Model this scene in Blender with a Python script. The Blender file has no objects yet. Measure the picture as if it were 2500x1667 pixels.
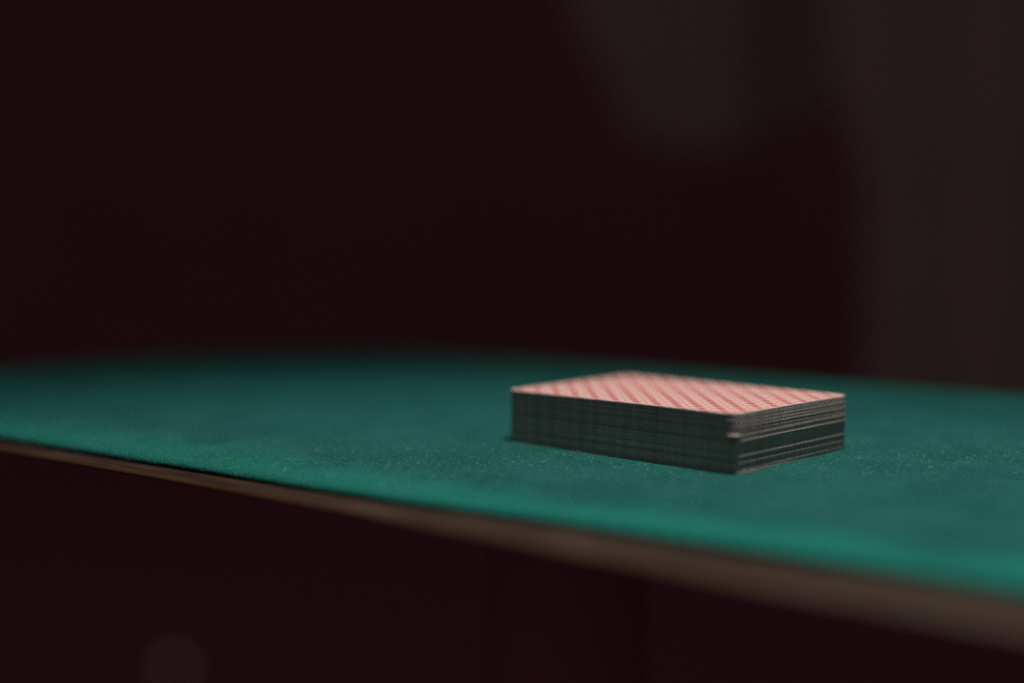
import bpy, bmesh, math, random
import numpy as np
from mathutils import Vector, Matrix, noise

random.seed(7)
rng = np.random.default_rng(11)
S = bpy.context.scene
COL = S.collection
MM = 0.001
TZ = 0.75                      # height of the felt above the floor
CAMH = TZ + 69.047 * MM

# ------------------------------------------------------------------ camera
PITCH = 0.085469
FPX = 3200.0
cam = bpy.data.cameras.new('camera')
cam.sensor_width = 36.0
cam.lens = FPX / 2500.0 * 36.0
cam.clip_start = 0.01
cam.clip_end = 60.0
cam.dof.use_dof = True
cam.dof.focus_distance = 0.392
cam.dof.aperture_fstop = 1.98
cam.dof.aperture_blades = 0
camo = bpy.data.objects.new('camera', cam)
COL.objects.link(camo)
camo.location = (0, 0, CAMH)
camo.rotation_euler = (math.pi / 2 - PITCH, 0, 0)
S.camera = camo

# ------------------------------------------------------------------ world: the dim warm air of a dark room
W = bpy.data.worlds.new('World')
S.world = W
W.use_nodes = True
bg = W.node_tree.nodes['Background']
bg.inputs['Color'].default_value = (0.045, 0.029, 0.0305, 1)
bg.inputs['Strength'].default_value = 1.0

# ------------------------------------------------------------------ the one lamp hanging over the table
L = bpy.data.lights.new('table_lamp', 'SPOT')
L.energy = 16.0
L.color = (1.0, 0.93, 0.86)
L.spot_size = math.radians(80)
L.spot_blend = 0.85
L.shadow_soft_size = 0.022
lo = bpy.data.objects.new('table_lamp', L)
COL.objects.link(lo)
lo.location = (0.112, 0.352, TZ + 0.62)
aim = Vector((0.010, 0.275, TZ)) - lo.location
lo.rotation_euler = aim.to_track_quat('-Z', 'Y').to_euler()

# ------------------------------------------------------------------ exposure
S.view_settings.view_transform = 'Standard'
S.view_settings.look = 'None'
S.view_settings.exposure = 0.0
S.view_settings.gamma = 1.0
S.render.engine = 'CYCLES'
S.cycles.max_bounces = 8
S.cycles.sample_clamp_indirect = 0.3
S.cycles.sample_clamp_direct = 1.6
S.cycles.caustics_reflective = False
S.cycles.caustics_refractive = False
S.cycles.use_denoising = False


# ================================================================== helpers
def mat(name):
    m = bpy.data.materials.new(name)
    m.use_nodes = True
    nt = m.node_tree
    return m, nt, nt.nodes['Principled BSDF']


def N(nt, t, **kw):
    n = nt.nodes.new(t)
    for k, v in kw.items():
        setattr(n, k, v)
    return n


def math_node(nt, op, a, b=None, c=None, clamp=False):
    n = N(nt, 'ShaderNodeMath', operation=op)
    n.use_clamp = clamp
    for i, v in enumerate((a, b, c)):
        if v is None:
            continue
        if isinstance(v, (int, float)):
            n.inputs[i].default_value = v
        else:
            nt.links.new(v, n.inputs[i])
    return n.outputs[0]


def mix_rgb(nt, fac, a, b, mode='MIX'):
    n = N(nt, 'ShaderNodeMix', data_type='RGBA', blend_type=mode)
    if isinstance(fac, (int, float)):
        n.inputs[0].default_value = fac
    else:
        nt.links.new(fac, n.inputs[0])
    for i, v in ((6, a), (7, b)):
        if isinstance(v, tuple):
            n.inputs[i].default_value = v + (1,) if len(v) == 3 else v
        else:
            nt.links.new(v, n.inputs[i])
    return n.outputs[2]


def noise_tex(nt, vec, scale, detail=3, rough=0.5):
    n = N(nt, 'ShaderNodeTexNoise')
    n.inputs['Scale'].default_value = scale
    n.inputs['Detail'].default_value = detail
    n.inputs['Roughness'].default_value = rough
    if vec is not None:
        nt.links.new(vec, n.inputs['Vector'])
    return n.outputs['Fac']


def smooth(nt, v, lo_, hi_):
    n = N(nt, 'ShaderNodeMapRange', interpolation_type='SMOOTHSTEP')
    nt.links.new(v, n.inputs[0])
    n.inputs[1].default_value = lo_
    n.inputs[2].default_value = hi_
    return n.outputs[0]


def link(name, me, parent=None, mats=()):
    o = bpy.data.objects.new(name, me)
    COL.objects.link(o)
    for m in mats:
        if m.name not in [x.name for x in me.materials if x]:
            me.materials.append(m)
    if parent is not None:
        o.parent = parent
    return o


def tag(o, label=None, cat=None, group=None, kind=None):
    if label: o['label'] = label
    if cat: o['category'] = cat
    if group: o['group'] = group
    if kind: o['kind'] = kind
    return o


def empty(name, loc, rz=0.0):
    o = bpy.data.objects.new(name, None)
    o.empty_display_size = 0.05
    COL.objects.link(o)
    o.location = loc
    o.rotation_euler = (0, 0, rz)
    return o


def mesh(name, v, f, smooth_shade=False):
    me = bpy.data.meshes.new(name)
    me.from_pydata([tuple(x) for x in v], [], f)
    me.update()
    if smooth_shade:
        me.polygons.foreach_set('use_smooth', [True] * len(me.polygons))
    return me


# ================================================================== materials
# --- dark red room
def room_mat(name, col, sc, bumpy=0.3):
    m, nt, b = mat(name)
    tc = N(nt, 'ShaderNodeTexCoord')
    n1 = noise_tex(nt, tc.outputs['Object'], sc, 5, 0.6)
    c = mix_rgb(nt, n1, tuple(x * 0.85 for x in col), tuple(x * 1.15 for x in col))
    nt.links.new(c, b.inputs['Base Color'])
    b.inputs['Roughness'].default_value = 0.95
    b.inputs['Specular IOR Level'].default_value = 0.1
    bp = N(nt, 'ShaderNodeBump')
    bp.inputs['Strength'].default_value = bumpy
    bp.inputs['Distance'].default_value = 0.002
    nt.links.new(noise_tex(nt, tc.outputs['Object'], sc * 30, 2), bp.inputs['Height'])
    nt.links.new(bp.outputs[0], b.inputs['Normal'])
    return m


M_wall = room_mat('wall_paint', (0.37, 0.185, 0.225), 3)
M_floor = room_mat('carpet', (0.30, 0.135, 0.175), 8)
M_curtain = room_mat('curtain_cloth', (0.55, 0.56, 0.52), 6)
M_drape = room_mat('drape_cloth', (0.53, 0.53, 0.50), 6)

# --- felt
M_felt, nt, b = mat('teal_felt')
tc = N(nt, 'ShaderNodeTexCoord')
obj_v = tc.outputs['Object']
sx = N(nt, 'ShaderNodeSeparateXYZ')
nt.links.new(obj_v, sx.inputs[0])
HALF = 0.189
ax = math_node(nt, 'MAXIMUM', math_node(nt, 'SUBTRACT', math_node(nt, 'ABSOLUTE', sx.outputs[0]), HALF), 0.0)
rad = math_node(nt, 'SQRT', math_node(nt, 'ADD', math_node(nt, 'MULTIPLY', ax, ax),
                                      math_node(nt, 'MULTIPLY', sx.outputs[1], sx.outputs[1])))
blot = noise_tex(nt, obj_v, 45, 4, 0.6)
edge = smooth(nt, math_node(nt, 'ADD', rad, math_node(nt, 'MULTIPLY', math_node(nt, 'SUBTRACT', blot, 0.5), 0.05)), 0.118, 0.152)
blot2 = noise_tex(nt, obj_v, 160, 3, 0.6)
fib = noise_tex(nt, obj_v, 2600, 2, 0.7)
# slightly dusty nap, duller in the middle, more saturated green along the rim
mid_teal = mix_rgb(nt, smooth(nt, blot, 0.35, 0.68), (0.0098, 0.090, 0.081), (0.0155, 0.112, 0.101))
mid_teal = mix_rgb(nt, math_node(nt, 'MULTIPLY', smooth(nt, blot2, 0.5, 0.8), 0.25), mid_teal, (0.045, 0.175, 0.155))
rim_teal = (0.0118, 0.176, 0.142)
c = mix_rgb(nt, edge, mid_teal, rim_teal)
c = mix_rgb(nt, 1.0, c, mix_rgb(nt, fib, (0.72, 0.72, 0.72), (1.28, 1.28, 1.28)), 'MULTIPLY')
nt.links.new(c, b.inputs['Base Color'])
b.inputs['Roughness'].default_value = 1.0
b.inputs['Specular IOR Level'].default_value = 0.05
b.inputs['Sheen Weight'].default_value = 0.10
b.inputs['Sheen Roughness'].default_value = 0.5
b.inputs['Sheen Tint'].default_value = (0.25, 0.8, 0.7, 1)
bp = N(nt, 'ShaderNodeBump')
bp.inputs['Strength'].default_value = 0.6
bp.inputs['Distance'].default_value = 0.0003
nt.links.new(fib, bp.inputs['Height'])
nt.links.new(bp.outputs[0], b.inputs['Normal'])


def fibre_mat(name, a, z):
    m, nt, b = mat(name)
    g = N(nt, 'ShaderNodeTexCoord')
    c = mix_rgb(nt, noise_tex(nt, g.outputs['Object'], 700, 1), a, z)
    nt.links.new(c, b.inputs['Base Color'])
    b.inputs['Roughness'].default_value = 0.7
    b.inputs['Specular IOR Level'].default_value = 0.25
    return m


M_fibre = fibre_mat('felt_fibre', (0.012, 0.12, 0.100), (0.05, 0.27, 0.23))
M_lint = fibre_mat('lint_fibre', (0.16, 0.52, 0.47), (0.45, 0.78, 0.72))

# --- wood
M_wood, nt, b = mat('brown_wood')
tc = N(nt, 'ShaderNodeTexCoord')
mp = N(nt, 'ShaderNodeMapping')
mp.inputs['Scale'].default_value = (6, 110, 110)
nt.links.new(tc.outputs['Object'], mp.inputs[0])
g1 = noise_tex(nt, mp.outputs[0], 6, 5, 0.6)
g2 = noise_tex(nt, tc.outputs['Object'], 30, 4, 0.6)
c = mix_rgb(nt, smooth(nt, g1, 0.35, 0.68), (0.014, 0.008, 0.006), (0.060, 0.032, 0.020))
c = mix_rgb(nt, math_node(nt, 'MULTIPLY', smooth(nt, g2, 0.42, 0.66), 0.5), c, (0.062, 0.043, 0.035))
# lower lip shows warm wood; the top keeps a grey sheen painted into its colour
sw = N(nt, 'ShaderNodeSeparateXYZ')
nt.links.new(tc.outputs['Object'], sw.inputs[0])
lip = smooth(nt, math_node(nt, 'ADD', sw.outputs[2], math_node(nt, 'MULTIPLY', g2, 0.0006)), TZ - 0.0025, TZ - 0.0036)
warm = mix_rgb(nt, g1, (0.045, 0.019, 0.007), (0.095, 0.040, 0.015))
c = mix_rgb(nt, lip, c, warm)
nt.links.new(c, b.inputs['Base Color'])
b.inputs['Roughness'].default_value = 0.55
b.inputs['Specular IOR Level'].default_value = 0.22
bp = N(nt, 'ShaderNodeBump')
bp.inputs['Strength'].default_value = 0.5
bp.inputs['Distance'].default_value = 0.0003
nt.links.new(math_node(nt, 'ADD', g1, noise_tex(nt, tc.outputs['Object'], 500, 3)), bp.inputs['Height'])
nt.links.new(bp.outputs[0], b.inputs['Normal'])

# --- dark metal pedestal
M_metal, nt, b = mat('dark_metal')
tc = N(nt, 'ShaderNodeTexCoord')
c = mix_rgb(nt, noise_tex(nt, tc.outputs['Object'], 18, 4), (0.34, 0.17, 0.215), (0.40, 0.20, 0.25))
nt.links.new(c, b.inputs['Base Color'])
b.inputs['Roughness'].default_value = 0.7

# --- card back
M_back, nt, b = mat('card_back')
tc = N(nt, 'ShaderNodeTexCoord')
sx = N(nt, 'ShaderNodeSeparateXYZ')
nt.links.new(tc.outputs['Object'], sx.inputs[0])
# s: millimetres along the long side from the near corner, t: along the short side
s_ = math_node(nt, 'MULTIPLY', math_node(nt, 'ADD', sx.outputs[0], 0.04445), 1000.0)
t_ = math_node(nt, 'MULTIPLY', math_node(nt, 'SUBTRACT', 0.03175, sx.outputs[1]), 1000.0)
P = math_node(nt, 'ADD', s_, t_)
Q = math_node(nt, 'SUBTRACT', s_, t_)
PERP, PERQ = 7.75, 8.0


def wrapc(v, ph, per):      # signed distance to the nearest ph + k*per
    u = math_node(nt, 'SUBTRACT', v, ph - per / 2)
    r = math_node(nt, 'SUBTRACT', u, math_node(nt, 'MULTIPLY', math_node(nt, 'FLOOR', math_node(nt, 'DIVIDE', u, per)), per))
    return math_node(nt, 'SUBTRACT', r, per / 2)


def inside(d, w, soft=0.12):   # 1 where d < w
    return math_node(nt, 'SUBTRACT', 1.0, smooth(nt, d, w - soft, w + soft))


def mul(a, b_): return math_node(nt, 'MULTIPLY', a, b_)
def mx(a, b_): return math_node(nt, 'MAXIMUM', a, b_)
def ab(a): return math_node(nt, 'ABSOLUTE', a)


dp = wrapc(P, 3.7, PERP)
dq = wrapc(Q, 2.5, PERQ)
dp2 = wrapc(P, 3.7 + PERP / 2, PERP)
dq2 = wrapc(Q, 2.5 + PERQ / 2, PERQ)
r2 = math_node(nt, 'SQRT', math_node(nt, 'ADD', mul(dp, dp), mul(dq, dq)))
dot = inside(r2, 1.85)
ring = mul(inside(ab(math_node(nt, 'SUBTRACT', r2, 1.9)), 0.2), 0.4)
core = inside(r2, 0.45)
dash = mul(inside(ab(dp), 0.75), inside(ab(dq), 3.0))         # along the (-1,1) diagonal
dash2 = mul(inside(ab(dq), 1.2), inside(ab(dp), 2.5))
line_q = inside(ab(dq2), 0.16, 0.08)                          # full thin lines between the motif rows
line_p = mul(inside(ab(dp2), 0.16, 0.08), 0.45)
pips = inside(math_node(nt, 'ADD', ab(dp2), ab(dq2)), 1.1)    # small lozenges
red_f = mx(mx(mx(dot, dash), mx(dash2, ring)), mx(line_p, mul(pips, 0.5)))
red_f = math_node(nt, 'SUBTRACT', red_f, mul(core, 0.55))
ink = noise_tex(nt, tc.outputs['Object'], 900, 3)
red_f = mul(red_f, smooth(nt, ink, 0.05, 0.45))
# clean paper margin round the print
mrg = mul(mul(smooth(nt, s_, 0.45, 0.55), math_node(nt, 'SUBTRACT', 1.0, smooth(nt, s_, 88.35, 88.45))),
          mul(smooth(nt, t_, 0.3, 0.5), math_node(nt, 'SUBTRACT', 1.0, smooth(nt, t_, 63.0, 63.2))))
red_f = mx(red_f, 0.24)
paper = mix_rgb(nt, noise_tex(nt, tc.outputs['Object'], 60, 4), (0.90, 0.70, 0.64), (0.96, 0.77, 0.71))
paper = mix_rgb(nt, mrg, (0.84, 0.80, 0.76), paper)
c = mix_rgb(nt, mul(red_f, mrg), paper, (0.46, 0.010, 0.016))
c = mix_rgb(nt, mul(line_q, mul(mrg, 0.85)), c, (0.20, 0.02, 0.03))
nt.links.new(c, b.inputs['Base Color'])
b.inputs['Roughness'].default_value = 0.42
b.inputs['Specular IOR Level'].default_value = 0.35
bp = N(nt, 'ShaderNodeBump')
bp.inputs['Strength'].default_value = 0.15
bp.inputs['Distance'].default_value = 0.0001
nt.links.new(noise_tex(nt, tc.outputs['Object'], 1500, 2), bp.inputs['Height'])
nt.links.new(bp.outputs[0], b.inputs['Normal'])

# --- card stock: the cut edge and the face
M_edge, nt, b = mat('card_stock')
oi = N(nt, 'ShaderNodeObjectInfo')
tc = N(nt, 'ShaderNodeTexCoord')
e1 = noise_tex(nt, tc.outputs['Object'], 420, 5, 0.75)
c = mix_rgb(nt, oi.outputs['Random'], (0.30, 0.25, 0.245), (0.62, 0.52, 0.50))
c = mix_rgb(nt, 1.0, c, mix_rgb(nt, e1, (0.30, 0.30, 0.30), (1.60, 1.60, 1.60)), 'MULTIPLY')
nt.links.new(c, b.inputs['Base Color'])
b.inputs['Roughness'].default_value = 0.6

M_face, nt, b = mat('card_face_paper')
tc = N(nt, 'ShaderNodeTexCoord')
c = mix_rgb(nt, noise_tex(nt, tc.outputs['Object'], 60, 4), (0.80, 0.76, 0.72), (0.86, 0.82, 0.78))
nt.links.new(c, b.inputs['Base Color'])
b.inputs['Roughness'].default_value = 0.5

M_bulb, nt, b = mat('lit_lens')
b.inputs['Base Color'].default_value = (0.3, 0.24, 0.24, 1)
b.inputs['Emission Color'].default_value = (1.0, 0.72, 0.66, 1)
b.inputs['Emission Strength'].default_value = 0.10

# ================================================================== the setting
def plane(name, v, m):
    o = link(name, mesh(name, v, [(0, 1, 2, 3)]), None, (m,))
    return tag(o, kind='structure')


plane('floor', [(-9, -3, 0), (9, -3, 0), (9, 4.9, 0), (-9, 4.9, 0)], M_floor)
plane('wall', [(-9, 4.9, 0), (9, 4.9, 0), (9, 4.9, 3.4), (-9, 4.9, 3.4)], M_wall)


def cloth(name, left_fn, right_fn, bot_fn, top, yd, nx, nz, amp, wave, seed, material):
    """hanging cloth with thickness: fold depth is real"""
    rows = []
    for k in range(nz + 1):
        row = []
        for i in range(nx + 1):
            u = i / nx
            zb = bot_fn(u)
            z = zb + (top - zb) * k / nz
            x = left_fn(z) + (right_fn(z) - left_fn(z)) * u
            ph = x * wave + 0.6 * noise.noise(Vector((x * 2, z * 1.3, seed)))
            y = yd + amp * (math.sin(ph) + 0.4 * math.sin(2.3 * ph + 1)) + 0.03 * noise.noise(Vector((x * 3, z * 2, seed + 5)))
            row.append((x, y, z))
        rows.append(row)
    v = [p for r in rows for p in r]
    n1 = len(v)
    v += [(x, y + 0.004, z) for (x, y, z) in v]
    f = []
    w = nx + 1
    for k in range(nz):
        for i in range(nx):
            a = k * w + i
            f.append((a, a + 1, a + 1 + w, a + w))
            f.append((a + n1, a + w + n1, a + 1 + w + n1, a + 1 + n1))
    for k in range(nz):
        a = k * w
        f.append((a, a + w, a + w + n1, a + n1))
        a = k * w + nx
        f.append((a, a + n1, a + w + n1, a + w))
    for i in range(nx):
        f.append((i, i + n1, i + 1 + n1, i + 1))
        a = nz * w + i
        f.append((a, a + 1, a + 1 + n1, a + n1))
    o = link(name, mesh(name, v, f, True), None, (material,))
    return o


def interp(pts, q):
    if q <= pts[0][0]: return pts[0][1]
    for (a, b_), (c_, d_) in zip(pts, pts[1:]):
        if q <= c_:
            t = (q - a) / (c_ - a)
            t = t * t * (3 - 2 * t)
            return b_ + (d_ - b_) * t
    return pts[-1][1]


# hanging curtain on the right, a draped cloth with a sagging lower hem to its left
o = cloth('curtain', lambda z: interp([(0.0, 0.460), (0.70, 0.459), (0.904, 0.450), (0.973, 0.426), (1.037, 0.410), (1.117, 0.404), (1.9, 0.40)], z), lambda z: 1.25,
          lambda u: 0.47, 1.9, 1.7, 90, 40, 0.018, 50, 3.0, M_curtain)
tag(o, 'grey brown curtain hanging at the right, far out of focus behind the table', 'curtain')
hem = [(0, 1.22), (.042, 1.108), (.10, 1.056), (.17, 1.007), (.20, .975), (.24, .946), (.333, .923), (.583, .920), (.728, .9375), (.875, .958), (1, .972)]
o = cloth('draped_cloth', lambda z: 0.070, lambda z: 0.450,
          lambda u: interp(hem, u), 1.9, 1.85, 70, 30, 0.016, 38, 9.0, M_drape)
tag(o, 'grey draped cloth with a rounded sagging hem, left of the blurred curtain', 'drape')

# small round light low in the dark, an out-of-focus disc in the picture
nl = empty('floor_light', (-0.615, 2.33, 0.0))
tag(nl, 'small dim round light near the floor, a soft disc at the bottom left', 'light')


def lathe(name, prof, seg=32, smooth_shade=True):
    v, f = [], []
    for r, z in prof:
        for i in range(seg):
            a = 2 * math.pi * i / seg
            v.append((r * math.cos(a), r * math.sin(a), z))
    for k in range(len(prof) - 1):
        for i in range(seg):
            j = (i + 1) % seg
            f.append((k * seg + i, k * seg + j, (k + 1) * seg + j, (k + 1) * seg + i))
    f.append(tuple(range(seg))[::-1])
    f.append(tuple((len(prof) - 1) * seg + i for i in range(seg)))
    return mesh(name, v, f, smooth_shade)


link('housing', lathe('housing', [(0.016, 0), (0.016, 0.012), (0.012, 0.018)]), nl, (M_metal,))
link('lens', lathe('lens', [(0.0115, 0.0182), (0.0115, 0.024), (0.0100, 0.031), (0.006, 0.036), (0.002, 0.0375)]), nl, (M_bulb,))

# ================================================================== the table (local x along its length, y across)
D = Vector((-0.8161, 0.5779)); D.normalize()
NN = Vector((-D.y * -1.0, D.x * -1.0))       # across, away from the camera: (0.559, 0.829)
A0, N0, R0 = 234.0, 412.0, 154.0
ctr = D * A0 + NN * N0
table = empty('oval_table', (ctr.x * MM, ctr.y * MM, 0), math.atan2(-D.y, -D.x))
tag(table, 'narrow oval table covered in teal green felt with a brown wooden rim', 'table')
# local x = -along, local y = across
HX = HALF * 1000


def outline(extra=lambda a, side: 0.0, step=2.0, inset=0.0):
    """closed outline as (point, outward normal) in millimetres, local axes"""
    pts = []
    R = R0
    n_arc = 120
    n_str = 100
    for i in range(n_str):                                   # near side, from -x to +x
        x = -HX + 2 * HX * i / n_str
        pts.append((Vector((x, -R)), Vector((0, -1))))
    for i in range(n_arc):
        a = -math.pi / 2 + math.pi * i / n_arc
        nv = Vector((math.cos(a), math.sin(a)))
        pts.append((Vector((HX, 0)) + nv * R, nv))
    for i in range(n_str):
        x = HX - 2 * HX * i / n_str
        pts.append((Vector((x, R)), Vector((0, 1))))
    for i in range(n_arc):
        a = math.pi / 2 + math.pi * i / n_arc
        nv = Vector((math.cos(a), math.sin(a)))
        pts.append((Vector((-HX, 0)) + nv * R, nv))
    return pts


def sweep(name, prof, off=lambda p: 0.0, jit=0.0, seed=0.0, sub=None):
    ol = outline()
    n = len(ol)
    v, f = [], []
    for (o_, z) in prof:
        for (p, nv) in ol:
            j = jit * noise.noise(Vector((p.x * 0.05, p.y * 0.05, seed))) + jit * 0.5 * noise.noise(Vector((p.x * 0.3, p.y * 0.3, seed + 3)))
            q = p + nv * (o_ + off(p) + j)
            v.append((q.x * MM, q.y * MM, TZ + z * MM))
    m = len(prof)
    for k in range(m - 1):
        for i in range(n):
            jn = (i + 1) % n
            f.append((k * n + i, k * n + jn, (k + 1) * n + jn, (k + 1) * n + i)[::-1])
    f.append(tuple(range(n)))
    f.append(tuple((m - 1) * n + i for i in range(n))[::-1])
    me = mesh(name, v, f, True)
    for p in me.polygons:
        if len(p.vertices) > 4:
            p.use_smooth = False
    return me


FE = 0.4        # felt outline trims
felt_prof = [(-9, 0), (-5.5, -0.02), (-3.2, -0.10), (-1.9, -0.28), (-1.0, -0.62), (-0.4, -1.1), (0.0, -1.7), (0.0, -2.1), (-0.5, -2.75)]


def felt_off(p):
    if p.y > -100: return 0.0
    return -float(np.interp(A0 - p.x, [60, 120, 165, 220, 260, 330, 400], [5, 5, 4, 0.6, 0.4, 1.8, 3.2])) * min(1.0, (-p.y - 100) / 50)


o = link('felt_top', sweep('felt_top', felt_prof, off=felt_off, jit=0.35, seed=2.0), table, (M_felt,))

rim_w = [(45, 14.6), (78, 15.2), (111, 15.6), (152, 14.4), (188, 12.8), (232, 9.9), (266, 8.7), (302, 7.4), (386, 5.6)]


def rim_off(p):
    a = A0 - p.x
    if p.y < -100:
        w = np.interp(a, [q[0] for q in rim_w], [q[1] for q in rim_w])
        k = min(1.0, max(0.0, (-p.y - 100) / 50))
        return 7 + (w - 7) * k
    return 7.0


wood_prof = [(-24, -2.8), (-3.6, -2.8), (-2.5, -2.88), (-1.6, -3.06), (-0.8, -3.38), (-0.25, -3.78), (0, -4.2), (-0.8, -4.5), (-4.0, -4.8), (-26, -7.0)]
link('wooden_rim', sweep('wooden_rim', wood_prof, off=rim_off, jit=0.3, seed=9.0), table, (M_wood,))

# pedestal
ped_local = Vector((A0 - 266.0, 0))
def part_lathe(name, prof):
    o = link(name, lathe(name, prof, 48), table, (M_metal,))
    o.location = (ped_local.x * MM, ped_local.y * MM, 0)
    return o
part_lathe('pedestal_column', [(0.034, 0.02), (0.032, 0.05), (0.031, 0.70), (0.034, TZ - 0.013)])
part_lathe('pedestal_foot', [(0.16, 0.0), (0.16, 0.008), (0.13, 0.016), (0.05, 0.024), (0.0345, 0.032)])

# ---- the deck's frame
YAW = 0.761532
F0 = Vector((62.590, 364.931))
LV = Vector((-math.cos(YAW), math.sin(YAW)))
WV = Vector((math.sin(YAW), math.cos(YAW)))
deck_c = F0 + LV * 44.45 + WV * 31.75
deck_rot = math.atan2(LV.y, LV.x)      # local x = LV ; local y must be -WV or WV
# rotate 90 deg from LV: (-LV.y, LV.x)
perp = Vector((-LV.y, LV.x))
FLIP = perp.dot(WV) < 0

# ---- loose nap and lint on the felt, real fibres
inv = Matrix.Rotation(-math.atan2(-D.y, -D.x), 2)


def world_to_table(x, y):
    c_, s_2 = math.cos(-math.atan2(-D.y, -D.x)), math.sin(-math.atan2(-D.y, -D.x))
    dx, dy = x - ctr.x, y - ctr.y
    return c_ * dx - s_2 * dy, s_2 * dx + c_ * dy


def felt_z(d):     # d: distance inside the outline in mm -> top height
    xs = [-0.1, 0.0, 0.4, 1.0, 1.9, 3.2, 5.5, 9.0]
    zs = [-2.0, -1.7, -1.1, -0.62, -0.28, -0.10, -0.02, 0.0]
    return np.interp(d, xs, zs)


def sdf_in(x, y):  # distance inside outline, local mm
    ax_ = np.maximum(np.abs(x) - HX, 0)
    return R0 - np.sqrt(ax_ ** 2 + y ** 2)


def fibres(name, n, length, width, lift, material, edge_bias, seed):
    r = np.random.default_rng(seed)
    # scatter over the part of the top that lies in the field of view
    x = r.uniform(-240, 330, n * 8)
    y = r.uniform(210, 660, n * 8)
    # density thins out away from the sharp band, where single fibres cannot be told apart
    dens = np.exp(-((y - 392) / 62.0) ** 2) + 0.04
    lx, ly = world_to_table(x, y)
    di = sdf_in(lx, ly)
    if edge_bias:
        dens = dens * (0.55 + 0.9 * np.exp(-di / 14.0))
    keep = (di > 0.0) & (np.abs(x) < y * 0.47) & (r.uniform(0, 1.1, len(x)) < dens)
    # not under the deck
    ex, ey = x - F0.x, y - F0.y
    s2 = ex * LV.x + ey * LV.y
    t2 = ex * WV.x + ey * WV.y
    keep &= ~((s2 > -0.3) & (s2 < 89.2) & (t2 > -0.3) & (t2 < 63.8))
    lx, ly, di = lx[keep][:n], ly[keep][:n], di[keep][:n]
    n = len(lx)
    z = felt_z(di)
    ang = r.uniform(0, 2 * np.pi, n)
    ln = length * r.lognormal(0, 0.45, n)
    h = lift * r.lognormal(0, 0.5, n)
    dx, dy = np.cos(ang) * ln, np.sin(ang) * ln
    curl = r.normal(0, 0.45, n)
    wv = width * r.uniform(0.7, 1.3, n)
    nx_, ny_ = -np.sin(ang), np.cos(ang)
    P0 = np.stack([lx - dx / 2, ly - dy / 2, z - 0.04], 1)
    P2 = np.stack([lx + dx / 2, ly + dy / 2, z + h * r.uniform(0.1, 1.1, n)], 1)
    P1 = (P0 + P2) / 2 + np.stack([nx_ * curl * ln, ny_ * curl * ln, h * 0.6], 1)
    up = np.stack([nx_ * 0.93, ny_ * 0.93, np.full(n, 0.35)], 1) * wv[:, None] / 2
    V = np.stack([P0 - up, P0 + up, P1 - up, P1 + up, P2 - up * 0.5, P2 + up * 0.5], 1).reshape(-1, 3) * MM
    V[:, 2] += TZ
    base = (np.arange(n) * 6)[:, None]
    Fq = np.concatenate([base + np.array([0, 2, 3, 1]), base + np.array([2, 4, 5, 3])], 1).reshape(-1)
    me = bpy.data.meshes.new(name)
    me.vertices.add(len(V)); me.vertices.foreach_set('co', V.reshape(-1).astype(np.float32))
    me.loops.add(len(Fq)); me.loops.foreach_set('vertex_index', Fq.astype(np.int32))
    nf = len(Fq) // 4
    me.polygons.add(nf)
    me.polygons.foreach_set('loop_start', (np.arange(nf) * 4).astype(np.int32))
    me.polygons.foreach_set('loop_total', np.full(nf, 4, np.int32))
    me.update(calc_edges=True)
    o = link(name, me, table, (material,))
    o['kind'] = 'stuff'
    return o


fibres('felt_nap', 230000, 0.75, 0.045, 0.16, M_fibre, True, 21)
fibres('lint', 2600, 0.9, 0.06, 0.30, M_lint, False, 22)

# ================================================================== the deck: every card is a thing
N_CARDS = 54
T_DECK = 17.286
PITCH_C = T_DECK / N_CARDS
TH = PITCH_C - 0.028


def card_mesh(name, top_mat, near_r=3.4):
    Lh, Wh, seg = 44.45, 31.75, 6
    ring = []
    for (sx_, sy_, a0) in ((1, 1, 0), (-1, 1, 90), (-1, -1, 180), (1, -1, 270)):
        rc = near_r if a0 == 90 else 3.4
        cx, cy = sx_ * (Lh - rc), sy_ * (Wh - rc)
        for i in range(seg + 1):
            a = math.radians(a0 + 90 * i / seg)
            ring.append((cx + rc * math.cos(a), cy + rc * math.sin(a)))
    n = len(ring)
    bev = 0.045
    v, f = [], []
    for (ins, z) in ((bev, 0), (0, bev), (0, TH - bev), (bev, TH)):
        for (x, y) in ring:
            k = 1 - ins / 40
            v.append((x * k * MM, y * k * MM, z * MM))
    for k in range(3):
        for i in range(n):
            j = (i + 1) % n
            f.append((k * n + i, k * n + j, (k + 1) * n + j, (k + 1) * n + i))
    f.append(tuple(range(n))[::-1])
    f.append(tuple(3 * n + i for i in range(n)))
    me = mesh(name, v, f)
    me.materials.append(M_edge)
    me.materials.append(top_mat)
    me.materials.append(M_face)
    me.polygons[len(f) - 1].material_index = 1
    me.polygons[len(f) - 2].material_index = 2
    return me


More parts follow.
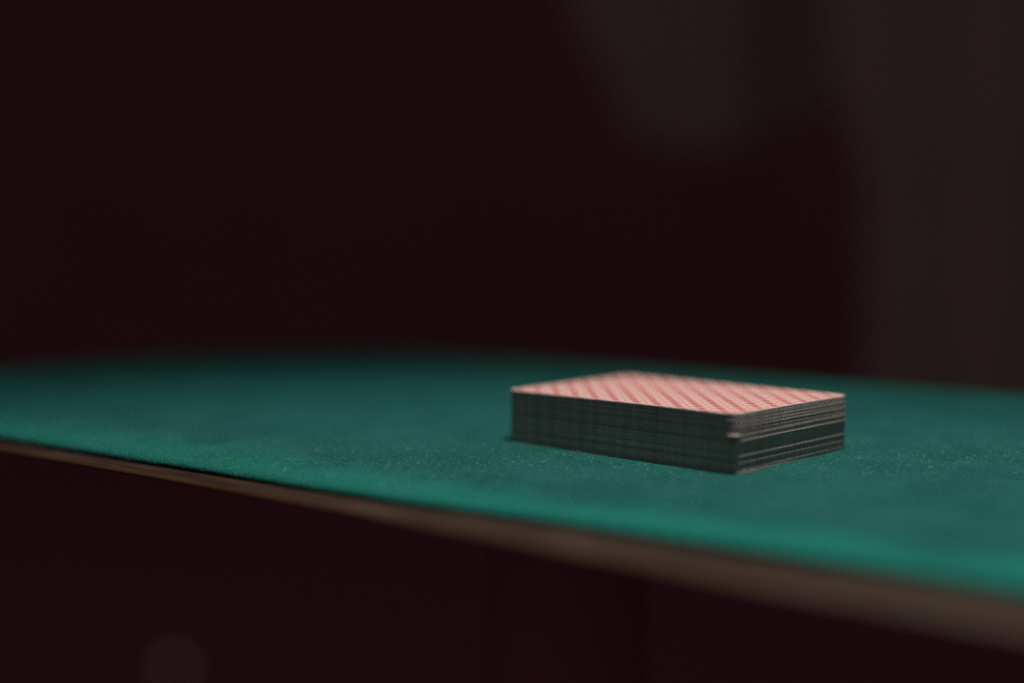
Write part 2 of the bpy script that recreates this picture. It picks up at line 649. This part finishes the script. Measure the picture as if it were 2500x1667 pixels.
cm = card_mesh('playing_card', M_back)
cm_frayed = card_mesh('playing_card_sharp_corner', M_back, 1.3)
GROUP = 'cards squared up in the deck'
rot_off = 0.0
proto = link('playing_card', cm)
for k in range(N_CARDS):          # from the felt upwards
    o = proto if k == 0 else proto.copy()
    if k:
        COL.objects.link(o)
    if k in (25, 26, 33, 34): o.data = cm_frayed      # corners that stand proud of the rest
    u = k / (N_CARDS - 1)
    # slip along the long side, in millimetres; positive = out of the short side that faces right
    slip = interp([(0.0, 0.10), (0.10, 0.02), (0.22, 0.16), (0.36, 0.10), (0.50, 0.20), (0.55, 0.44), (0.70, 0.36), (0.86, 0.22), (1.0, 0.05)], u)
    slip += random.gauss(0, 0.050 if u < 0.50 else 0.060)
    if k in (8, 15, 21): slip += 0.08
    side = random.gauss(0, 0.012)
    dr = random.gauss(0, 0.0004)
    if k in (25, 26): dr = -0.0012
    if k in (34, 35): dr = -0.0015
    if k == N_CARDS - 1: slip, dr = 0.05, 0.0
    if k == 0: dr, slip = 0.005, 0.12
    pos = deck_c - LV * slip - WV * side
    o.location = (pos.x * MM, pos.y * MM, TZ + 0.00004 + k * PITCH_C * MM)
    o.rotation_euler = (0, 0, deck_rot + dr)
    # the stack is pressed down a little towards its far corner
    o.rotation_euler[0] = 0.35 / 63.5 * u
    o.rotation_euler[1] = 0.50 / 88.9 * u
    o.location.z -= 0.425 * u * MM
    if k == N_CARDS - 1:
        tag(o, 'topmost card of the deck, face down, showing its red and white diamond pattern back', 'playing card', GROUP)
    elif k == 0:
        tag(o, 'bottommost card of the deck, lying on the green felt, pale edge showing at right', 'playing card', GROUP)
    elif k == 28:
        tag(o, 'card halfway up the deck that juts out slightly, a bright line above darker cards', 'playing card', GROUP)
    elif k in (33, 34):
        tag(o, 'card jutting out as the upper pale nick on the near corner of the deck', 'playing card', GROUP)
    elif k in (25, 26):
        tag(o, 'card jutting out as the lower pale nick on the near corner of the deck', 'playing card', GROUP)
    elif k > 28:
        tag(o, 'grey-edged card in the upper half of the deck, paler at its right end', 'playing card', GROUP)
    else:
        tag(o, 'dark-edged card in the lower half of the deck, shaded at its right end', 'playing card', GROUP)
